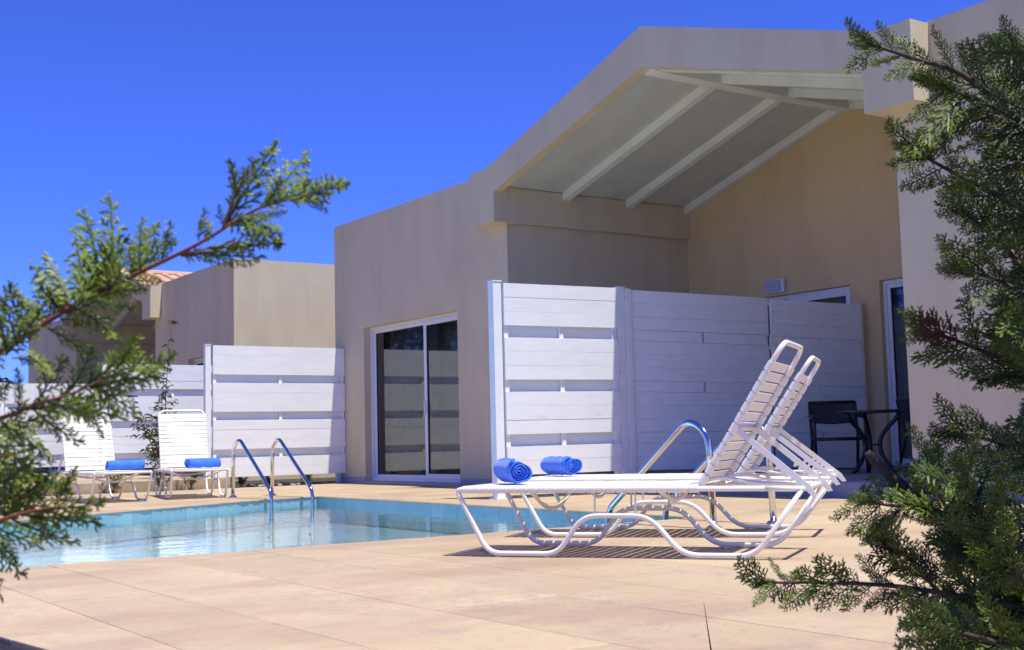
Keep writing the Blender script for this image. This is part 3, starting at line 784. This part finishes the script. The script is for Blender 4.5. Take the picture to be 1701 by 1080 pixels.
def shrub():
    rr = random.Random(5); root = empty('young_shrub', (-0.9, -2.55, 0.15), label='thin young shrub with drooping narrow leaves behind the far loungers', cat='shrub')
    st = MB(); lf = MB()
    mains = [((0.0, 0.02), 2.35, (0.05, 0.12)), ((0, 0), 1.35, (-0.1, -0.55)), ((0.03, 0), 1.7, (0.0, 0.02)), ((0, 0.03), 0.9, (0.1, -0.25))]
    for (bx, by), H, (tx, ty) in mains:
        P = [Vector((bx+tx*(t**1.5)+rr.uniform(-.01, .01), by+ty*(t**1.4)+rr.uniform(-.012, .012), H*t)) for t in [i/9 for i in range(10)]]
        st.tube(P, [0.011-0.0009*i for i in range(10)], 6)
        dens = 6 if H < 2 else 4
        for i in range(2, 10):
            if H > 2 and i in (7,): continue
            for _ in range(max(2, int(dens*(1 if i < 7 else 0.45)*(0.5 if H > 2 and i > 5 else 1)))):
                a = rr.uniform(0, 6.28); l = rr.uniform(0.08, 0.26)*(1 if i < 7 else 0.5); p = P[i]+Vector((0, 0, rr.uniform(-.08, .08)))
                q = p+Vector((math.cos(a)*l, math.sin(a)*l, l*rr.uniform(-0.1, 0.6))); st.tube([p, (p+q)/2+Vector((0, 0, .015)), q], [0.003, 0.0025, 0.0015], 4)
                for k in range(7): leaf_blades(lf, p.lerp(q, 0.3+0.12*k), 1, 0.085, 0.0085, rr, 0.1, 0.55)
    st.build('stem', M['redbark'], root); lf.build('foliage', M['leaf'], root)
shrub()
rr = random.Random(9)
ico = bmesh.new(); bmesh.ops.create_icosphere(ico, subdivisions=1, radius=1)
for v in ico.verts: v.co *= rr.uniform(0.8, 1.15)
bms = bpy.data.meshes.new('stone'); ico.to_mesh(bms); ico.free(); bms.materials.append(M['stone'])
for i in range(34):
    s = rr.uniform(0.02, 0.055); o = link('stone', bms, None, (rr.uniform(-0.35, 0.40), rr.uniform(-1.85, -0.12), 0.0+s*0.2))
    o.scale = (s, s*rr.uniform(0.8, 1.5), s*rr.uniform(0.5, 0.8)); o.rotation_euler = (0, 0, rr.uniform(0, 6))
    tag(o, 'pale rough stone lying on the soil under the fence beside the pool ladder', 'stone', 'stones on the soil under the fence')

# grass blade by the deck
gb = MB(); p = Vector((15.05, -6.98, 0.0)); q = []
base_p = at(1184, 1100, 2.9); 
for i in range(9):
    t_ = i/8; c = Vector((base_p.x, base_p.y, base_p.z)).lerp(at(1169, 1000, 2.9), t_); wv = 0.0019*(1-t_)+0.0004
    gb.v += [tuple(c-RIGHT*wv), tuple(c+RIGHT*wv)]; gb.att += [t_, t_]
gb.f = [(2*i, 2*i+1, 2*i+3, 2*i+2) for i in range(8)]
tag(gb.build('grass_blade', M['dry']), 'single thin brown grass blade rising in front of the paving', 'grass blade')

# ------------------------------------------------------------------ trees in the distance
def far_tree(x, y, h, r, seed, label):
    rr = random.Random(seed); root = empty('evergreen_tree', (x, y, -0.16), label=label, cat='tree', group='dark trees beyond the further house')
    tr = MB().tube([(0, 0, 0), (0.1, 0.05, h*0.3), (0, 0.1, h*0.6)], [0.16, 0.12, 0.07], 7)
    for k in range(5):
        a = rr.uniform(0, 6.3); tr.tube([(0, 0, h*(0.25+k*0.07)), (math.cos(a)*r*0.6, math.sin(a)*r*0.6, h*(0.45+k*0.08))], [0.07, 0.02], 5)
    tr.build('trunk', M['bark'], root)
    mb = MB()
    for _ in range(90):
        a = rr.uniform(0, 6.3); z = rr.uniform(0.14, 0.98); rad = r*math.sqrt(max(0.05, 1-((z-0.5)/0.55)**2))*rr.uniform(0.3, 1)
        c = Vector((math.cos(a)*rad, math.sin(a)*rad, h*z)); cr = rr.uniform(0.25, 0.55)
        for _ in range(60):
            d = Vector((rr.gauss(0, 1), rr.gauss(0, 1), rr.gauss(0, 0.8))).normalized()*cr*rr.random()**0.4; s = rr.uniform(0.06, 0.13)
            e1 = Vector((rr.uniform(-1, 1), rr.uniform(-1, 1), rr.uniform(-1, 1))).normalized(); e2 = e1.orthogonal().normalized()
            q = c+d; mb.poly([q-e1*s, q+e2*s*0.6, q+e1*s, q-e2*s*0.6], [(0, 1, 2, 3)]); k = rr.random(); mb.att += [k]*4
    mb.build('crown', M['far'], root)
for i, (x, y, h, r, lb) in enumerate([(-30, -1.5, 3.4, 1.6, 'dark evergreen tree at the end of the further house wall'), (-33, -4.5, 3.9, 1.9, 'rounded dark evergreen tree beyond the farthest fence'), (-34, 1.5, 3.6, 1.8, 'dark evergreen tree showing over the terrace, by the house end'), (-38, -8, 4.4, 2.2, 'larger dark evergreen tree behind the cypress branches')]):
    far_tree(x, y, h, r, 20+i, lb)
for i, (x, y, h, r) in enumerate([(-9, -9.5, 6.4, 2.4), (-12, -6.8, 6.2, 2.3), (-12.5, -12, 7.0, 2.6), (-15, -9, 7.0, 2.6), (-6, -12.2, 6.2, 2.4), (-16, -5.5, 5.2, 2.1)]):
    far_tree(x, y, h, r, 40+i, 'dark evergreen tree seen only as a reflection in the glass door')

# ------------------------------------------------------------------ foreground conifers
def spray_mesh(name, seed, mat, nb=15, rad=0.011, curve=0.12, sp=0.034, tl=1.0, lb=0.44):
    rr = random.Random(seed); mb = MB()
    def twig(p, q, r0_, r1_, t0, t1):
        d = (q-p); 
        if d.length < 1e-5: return
        e1 = d.orthogonal().normalized(); e2 = d.normalized().cross(e1); o = len(mb.v)
        for c, r_, tt in ((p, r0_, t0), (p.lerp(q, 0.55), (r0_+r1_)*0.56, (t0+t1)/2)):
            for k in range(3):
                an = 2.094*k; mb.v.append(tuple(c+(e1*math.cos(an)+e2*math.sin(an))*r_)); mb.att.append(tt)
        mb.v.append(tuple(q)); mb.att.append(t1)
        for k in range(3):
            k2 = (k+1) % 3; mb.f += [(o+k, o+k2, o+3+k2, o+3+k), (o+3+k, o+3+k2, o+6)]
    def axis(t): return Vector((curve*math.sin(t*2.2+seed)*t*0.5, t, -curve*t*t*0.8))
    N_ = 14
    for i in range(N_): twig(axis(i/N_), axis((i+1.25)/N_), rad*(1.25-0.7*i/N_), rad*(1.1-0.7*i/N_), 0.15*i/N_, 0.5*i/N_)
    for b in range(nb):
        t = 0.05+0.93*b/nb; sgn = 1 if b % 2 else -1; base = axis(t); tan = (axis(t+0.02)-axis(t)).normalized()
        Lb = (lb*(1-t)**0.72+0.05)*rr.uniform(0.70, 1.15)*(0.62+0.38*min(1, t*4)); an = R(rr.uniform(28, 44))*sgn
        side_ = Vector((tan.y, -tan.x, 0)); d = (tan*math.cos(an)+side_*math.sin(an)); d.z += rr.uniform(-0.30, 0.22); d.normalize()
        bendv = tan*0.22-Vector((0, 0, 0.18))
        def ba(s): return base+d*Lb*s+bendv*Lb*s*s*0.5
        ns = max(2, int(Lb/0.055))
        for i in range(ns): twig(ba(i/ns), ba((i+1.3)/ns), rad*(1.0-0.3*i/ns), rad*(0.8-0.35*i/ns), 0.3+0.4*i/ns, 0.4+0.6*(i+1)/ns)
        nt_ = max(3, int(Lb/sp))
        for k in range(nt_):
            s = 0.16+0.80*k/nt_; sg = 1 if k % 2 else -1; p = ba(s); tn = (ba(s+0.05)-ba(s)).normalized(); sd = Vector((tn.y, -tn.x, 0)).normalized()
            l = (0.14*(1-s)+0.045)*tl*rr.uniform(0.7, 1.2)*min(1, Lb/0.28+0.35); a2 = R(rr.uniform(30, 48))*sg
            dd = (tn*math.cos(a2)+sd*math.sin(a2)); dd.z += rr.uniform(-0.35, 0.35); dd.normalize(); q = p+dd*l
            twig(p, q, rad*0.92, rad*0.55, 0.35+0.3*s, 0.75+0.25*rr.random())
            if l > 0.075:
                for s3 in (0.45, 0.72):
                    q0 = p.lerp(q, s3); d3 = (dd+sd*rr.uniform(-0.9, 0.9)).normalized(); twig(q0, q0+d3*l*0.42, rad*0.8, rad*0.5, 0.5, 0.95)
    return mb.mesh(name, mat)

def put_spray(root, me, p0, p1, rr, width=1.0, roll=None):
    y = (p1-p0); L = y.length; y.normalize(); view = (CAM-p0).normalized()
    z = (view-y*view.dot(y)).normalized(); x = y.cross(z)
    a = rr.uniform(-0.75, 0.75) if roll is None else roll
    x2 = x*math.cos(a)+z*math.sin(a); z2 = x2.cross(y)
    sx = L*width*(1 if rr.random() > 0.5 else -1)
    o = link('leaf_spray', me, root); mt = Matrix.Identity(4)
    for i in range(3): mt[i][0] = x2[i]*sx; mt[i][1] = y[i]*L; mt[i][2] = z2[i]*L; mt[i][3] = p0[i]-root.location[i]
    o.matrix_local = mt; return o
def limb(root, pts, w0, w1, mat, name='branch', n=8):
    P = [at(*p) for p in pts]; d = pts[0][2]
    # smooth
    Q = [P[0]]
    for i in range(len(P)-1):
        a = P[max(0, i-1)]; b = P[i]; c = P[i+1]; e = P[min(len(P)-1, i+2)]
        for k in range(1, 5):
            t = k/4; Q.append(0.5*((2*b)+(c-a)*t+(2*a-5*b+4*c-e)*t*t+(3*b-a-3*c+e)*t**3))
    m_ = len(Q); rd = [(w0+(w1-w0)*i/(m_-1))*d/F_PX/2 for i in range(m_)]
    mb = MB().tube([q-root.location for q in Q], rd, n); mb.build(name, mat, root, smooth=True)
    return Q

# left plant: cypress branches close to the camera
rl = random.Random(21)
lp = at(-330, 1500, 1.05); left = empty('cypress_shrub', (lp.x, lp.y, -0.16), label='blurred cypress branches with red stems, close in front at the pool corner', cat='shrub')
CY = [spray_mesh('leaf_spray', 30+k, M['cypress'], nb=[10, 12, 9, 11][k], rad=[0.0195, 0.018, 0.021, 0.019][k], sp=0.062, tl=1.0, lb=[0.36, 0.33, 0.40, 0.30][k]) for k in range(4)]
D = 0.90
for pts, w0, w1 in [
    ([(-120, 660, D), (0, 585, D), (110, 515, D), (210, 463, D), (330, 405, D), (430, 346, D), (520, 325, D)], 13, 3),
    ([(370, 382, D), (388, 330, D), (415, 275, D)], 6, 3),
    ([(300, 420, D), (350, 418, D), (400, 400, D)], 7, 3),
    ([(-120, 720, D-.03), (0, 695, D-.03), (60, 672, D-.03), (130, 650, D-.03), (200, 615, D-.03)], 9, 3),
    ([(-120, 900, D-.06), (-20, 870, D-.06), (50, 850, D-.06), (110, 840, D-.06)], 9, 3),
    ([(-150, 760, D), (-60, 780, D), (0, 760, D), (60, 745, D)], 8, 3)]:
    limb(left, pts, w0, w1, M['redbark'])
limb(left, [(-330, 1500, 1.05), (-300, 1200, 1.0), (-200, 950, D), (-120, 780, D), (-120, 660, D), (-170, 500, D)], 50, 14, M['bark'], 'trunk')
limb(left, [(-200, 950, D), (-150, 900, D), (-120, 900, D-.06)], 18, 9, M['bark'])
limb(left, [(-120, 780, D), (-130, 740, D), (-120, 720, D-.03)], 18, 11, M['bark'])
LS = [(0,700,90,760),(20,755,100,820),(-20,775,70,830),(0,765,60,690),(-20,740,70,745),(60,555,75,450),(150,500,215,470),(100,530,150,540),(80,545,160,590),(65,550,40,500),(130,515,190,560),(-30,760,60,790),(-40,720,40,715),(372,378,455,233),(388,330,430,262),(395,345,382,275),(432,345,518,250),(455,336,582,290),(470,332,570,310),(500,326,545,345),(440,345,465,295),
(415,360,475,350),(400,372,470,402),(345,412,470,405),(330,420,440,432),(355,395,325,362),(375,380,368,345),(380,375,440,375),(395,360,460,385),
(300,425,400,425),(330,400,340,360),(265,440,285,372),(235,452,230,358),(215,462,262,360),(200,468,300,400),(180,480,192,328),(165,490,150,345),
(215,465,275,470),(150,500,225,515),(170,490,240,478),(140,505,120,395),(120,515,80,410),(125,510,170,420),(150,495,205,400),
(100,520,45,425),(90,530,150,450),(80,540,20,470),(50,565,5,480),(110,520,180,500),(40,580,90,620),
(30,575,-5,500),(10,590,60,520),(120,520,60,480),(160,495,110,430),(190,480,130,440),(200,470,160,410),(180,485,215,430),
(10,580,-20,450),(70,545,110,470),(120,520,95,470),(20,595,80,600),
(130,648,235,572),(180,628,300,588),(150,640,215,640),(160,640,235,690),(200,615,285,600),(195,612,225,560),(110,655,165,580),(90,662,200,700),
(120,655,185,720),(60,672,110,590),(50,675,130,740),(80,668,160,690),(30,682,40,610),(40,680,200,660),(150,645,260,620),(100,660,60,720),
(-10,770,40,850),
(60,848,180,830),(40,855,165,870),(20,862,130,912),(90,842,120,780),(60,848,95,900),(0,868,70,800),(-20,872,60,910),(110,840,150,860),(10,866,-10,790),
(-30,880,38,965),(-40,890,10,990),(-20,880,30,930),(-40,860,30,840),(0,820,90,870),(-30,820,50,780),(-50,700,20,640),(-60,640,10,560),(-30,720,60,700),(-20,735,50,660)]
for i, (a, b, c, d) in enumerate(LS):
    dd = D+rl.uniform(-0.04, 0.05); p0 = at(a, b, dd); p1 = at(c+rl.uniform(-6, 6), d+rl.uniform(-6, 6), dd+rl.uniform(-0.035, 0.035))
    L_ = (p1-p0).length; f = 1.0 if L_ > 0.03 else 1.2
    put_spray(left, CY[i % 4], p0, p0+(p1-p0)*f, rl, rl.uniform(0.75, 1.05))

# right plant: big dark juniper bush
rb = random.Random(44)
right = empty('juniper_bush', (*at(2050, 1500, 2.0).xy, -0.16), label='tall dark juniper bush with feathery sprays, close in front of the porch', cat='bush')
JN = [spray_mesh('leaf_spray', 60+k, M['juniper'], nb=[16, 18, 15, 17, 16][k], rad=[0.0128, 0.0118, 0.0135, 0.0124, 0.0120][k], sp=0.050, tl=0.95, lb=[0.38, 0.34, 0.42, 0.30, 0.36][k]) for k in range(5)]
DR = [spray_mesh('leaf_spray', 80+k, M['dry'], nb=12, rad=0.013) for k in range(2)]
def bough(pts, w0, w1, n, L0, L1, droop=0.0, dep=0.10, start=0.0, dry=0.0, end=1.0, fan=True):
    Q = limb(right, pts, w0, w1, M['bark'], n=7)
    uv = [(p[0], p[1], p[2]) for p in pts]; seg = []
    tot = sum(math.hypot(uv[i+1][0]-uv[i][0], uv[i+1][1]-uv[i][1]) for i in range(len(uv)-1))
    def pos(t):
        s = t*tot
        for i in range(len(uv)-1):
            l = math.hypot(uv[i+1][0]-uv[i][0], uv[i+1][1]-uv[i][1])
            if s <= l or i == len(uv)-2:
                k = min(1, s/l); a, b = uv[i], uv[i+1]
                return [a[j]+(b[j]-a[j])*k for j in range(3)], math.atan2(b[1]-a[1], b[0]-a[0])
            s -= l
    for k in range(n):
        t = start+(end-start)*(k+0.5)/n; (u, v, d), an = pos(t); L = (L0+(L1-L0)*t)*rb.uniform(0.78, 1.18)
        sg = 1 if k % 2 else -1; an += sg*R(rb.uniform(12, 52)); d2 = d+rb.uniform(-dep, dep)
        me = rb.choice(DR) if rb.random() < dry+0.035 else rb.choice(JN)
        put_spray(right, me, at(u, v, d+rb.uniform(-0.02, 0.02)), at(u+math.cos(an)*L, v+math.sin(an)*L+droop*L, d2), rb, rb.uniform(0.6, 0.95))
    (u, v, d), an = pos(1.0)
    for k in ((-0.25, 0.0, 0.2) if fan else ()):
        put_spray(right, rb.choice(JN), at(u-math.cos(an)*L1*0.55, v-math.sin(an)*L1*0.55, d), at(u+math.cos(an+k)*L1*0.5, v+math.sin(an+k)*L1*0.5, d+rb.uniform(-.03, .03)), rb, 0.8)
d = 1.95
bough([(1800, 300, d), (1700, 205, d), (1600, 125, d), (1520, 98, d), (1440, 72, d)], 16, 4, 24, 120, 62, 0.05)
bough([(1800, 150, d+.1), (1720, 120, d+.1), (1680, 80, d+.1)], 9, 4, 8, 90, 70)
bough([(1700, 205, d), (1620, 165, d), (1550, 140, d)], 8, 3, 10, 110, 80, 0.45)
bough([(1800, 430, d), (1700, 350, d), (1590, 290, d), (1515, 250, d)], 13, 4, 20, 115, 66, 0.18)
bough([(1800, 520, d+.1), (1700, 440, d+.1), (1640, 385, d+.05), (1590, 345, d)], 12, 4, 12, 110, 75, 0.1)
bough([(1800, 560, d-.1), (1720, 500, d-.1), (1650, 462, d-.05), (1590, 445, d)], 11, 4, 12, 105, 66)
bough([(1800, 680, d), (1700, 615, d), (1600, 570, d), (1535, 550, d)], 12, 4, 20, 118, 66, 0.12)
bough([(1800, 800, d-.1), (1700, 755, d-.1), (1640, 730, d-.05), (1580, 722, d)], 11, 4, 15, 112, 70, 0.14)
bough([(1860, 1180, d), (1760, 1040, d), (1690, 960, d), (1600, 895, d), (1530, 835, d), (1478, 790, d), (1440, 752, d)], 46, 14, 17, 120, 62, 0.1, start=0.3, dry=0.15, end=0.86, fan=False)
bough([(1600, 895, d), (1565, 830, d-.05), (1550, 775, d-.05)], 9, 3, 7, 95, 80)
bough([(1690, 960, d-.1), (1640, 870, d-.1), (1600, 790, d-.12)], 10, 3, 10, 110, 80)
bough([(1530, 835, d), (1480, 840, d-.05), (1440, 830, d-.05)], 8, 3, 9, 85, 60, 0.2, dry=0.3)
bough([(1800, 1030, d), (1650, 1000, d), (1500, 975, d), (1380, 968, d), (1268, 968, d)], 12, 4, 34, 118, 46)
bough([(1560, 985, d), (1510, 930, d), (1470, 895, d)], 8, 3, 10, 90, 60, 0.1, dry=0.2)
bough([(1800, 1120, d-.15), (1680, 1075, d-.15), (1590, 1050, d-.15), (1530, 1040, d-.15)], 12, 4, 16, 110, 70)
limb(right, [(2050, 1500, 2.0), (1960, 1250, 2.0), (1880, 900, 2.05), (1850, 600, 2.05), (1820, 300, 2.0), (1810, 60, 2.0)], 110, 24, M['bark'], 'trunk', 10)
for a, b in (((1850, 560, 2.05), (1800, 520, d+.1)), ((1855, 640, 2.05), (1800, 560, d-.1)), ((1865, 760, 2.05), (1800, 680, d)), ((1875, 880, 2.05), (1800, 800, d-.1)),
             ((1835, 480, 2.02), (1800, 430, d)), ((1822, 350, 2.0), (1800, 300, d)), ((1890, 1130, 2.05), (1800, 1030, d)), ((1900, 1180, 2.05), (1800, 1120, d-.15)), ((1905, 1220, 2.05), (1860, 1180, d)), ((1812, 180, 2.0), (1800, 150, d+.1))):
    limb(right, [a, b], 24, 14, M['bark'], 'branch', 6)
# dense inner sprays joined in one part
BND = [(60, 1680), (120, 1640), (200, 1650), (300, 1640), (400, 1655), (500, 1680), (600, 1660), (700, 1690), (800, 1655), (880, 1590), (960, 1560), (1040, 1575), (1120, 1560)]
def bx(v):
    for (a, x0_), (b, x1_) in zip(BND, BND[1:]):
        if a <= v <= b: return x0_+(x1_-x0_)*(v-a)/(b-a)
    return 1640
objs = []
inner = MB(); inner_f = []
def bake(me, p0, p1):
    y = (p1-p0); L = y.length; y.normalize(); view = (CAM-p0).normalized(); z = (view-y*view.dot(y)).normalized(); x = y.cross(z)
    a = rb.uniform(-0.9, 0.9); x2 = x*math.cos(a)+z*math.sin(a); z2 = x2.cross(y); o = len(inner.v); rl_ = right.location
    for v in me.vertices:
        c = v.co; inner.v.append((p0[0]-rl_[0]+(x2[0]*c[0]*.85+y[0]*c[1]+z2[0]*c[2])*L, p0[1]-rl_[1]+(x2[1]*c[0]*.85+y[1]*c[1]+z2[1]*c[2])*L, p0[2]-rl_[2]+(x2[2]*c[0]*.85+y[2]*c[1]+z2[2]*c[2])*L))
    k = rb.uniform(0.3, 1.0); inner.att.extend([d_.value*k for d_ in me.attributes['tip'].data])
    inner.f.extend([tuple(i+o for i in p_.vertices) for p_ in me.polygons])
for i in range(150):
    v = rb.uniform(70, 1110); u = rb.uniform(bx(v)+45, 1860); an = math.pi+rb.uniform(-1.2, 1.2); L = rb.uniform(80, 130); dd = 2.0+rb.uniform(-0.18, 0.3)
    bake(rb.choice(JN), at(u, v, dd), at(u+math.cos(an)*L, v+math.sin(an)*L*0.9, dd+rb.uniform(-.08, .08)))
for i in range(70):
    v = rb.uniform(860, 1110); u = rb.uniform(bx(v)+30, 1840); an = math.pi+rb.uniform(-1.2, 1.2); L = rb.uniform(80, 125); dd = 2.05+rb.uniform(-0.1, 0.3)
    bake(rb.choice(JN), at(u, v, dd), at(u+math.cos(an)*L, v+math.sin(an)*L*0.9, dd+rb.uniform(-.08, .08)))
io = inner.build('inner_foliage', M['juniper'], right); io['kind'] = 'stuff'
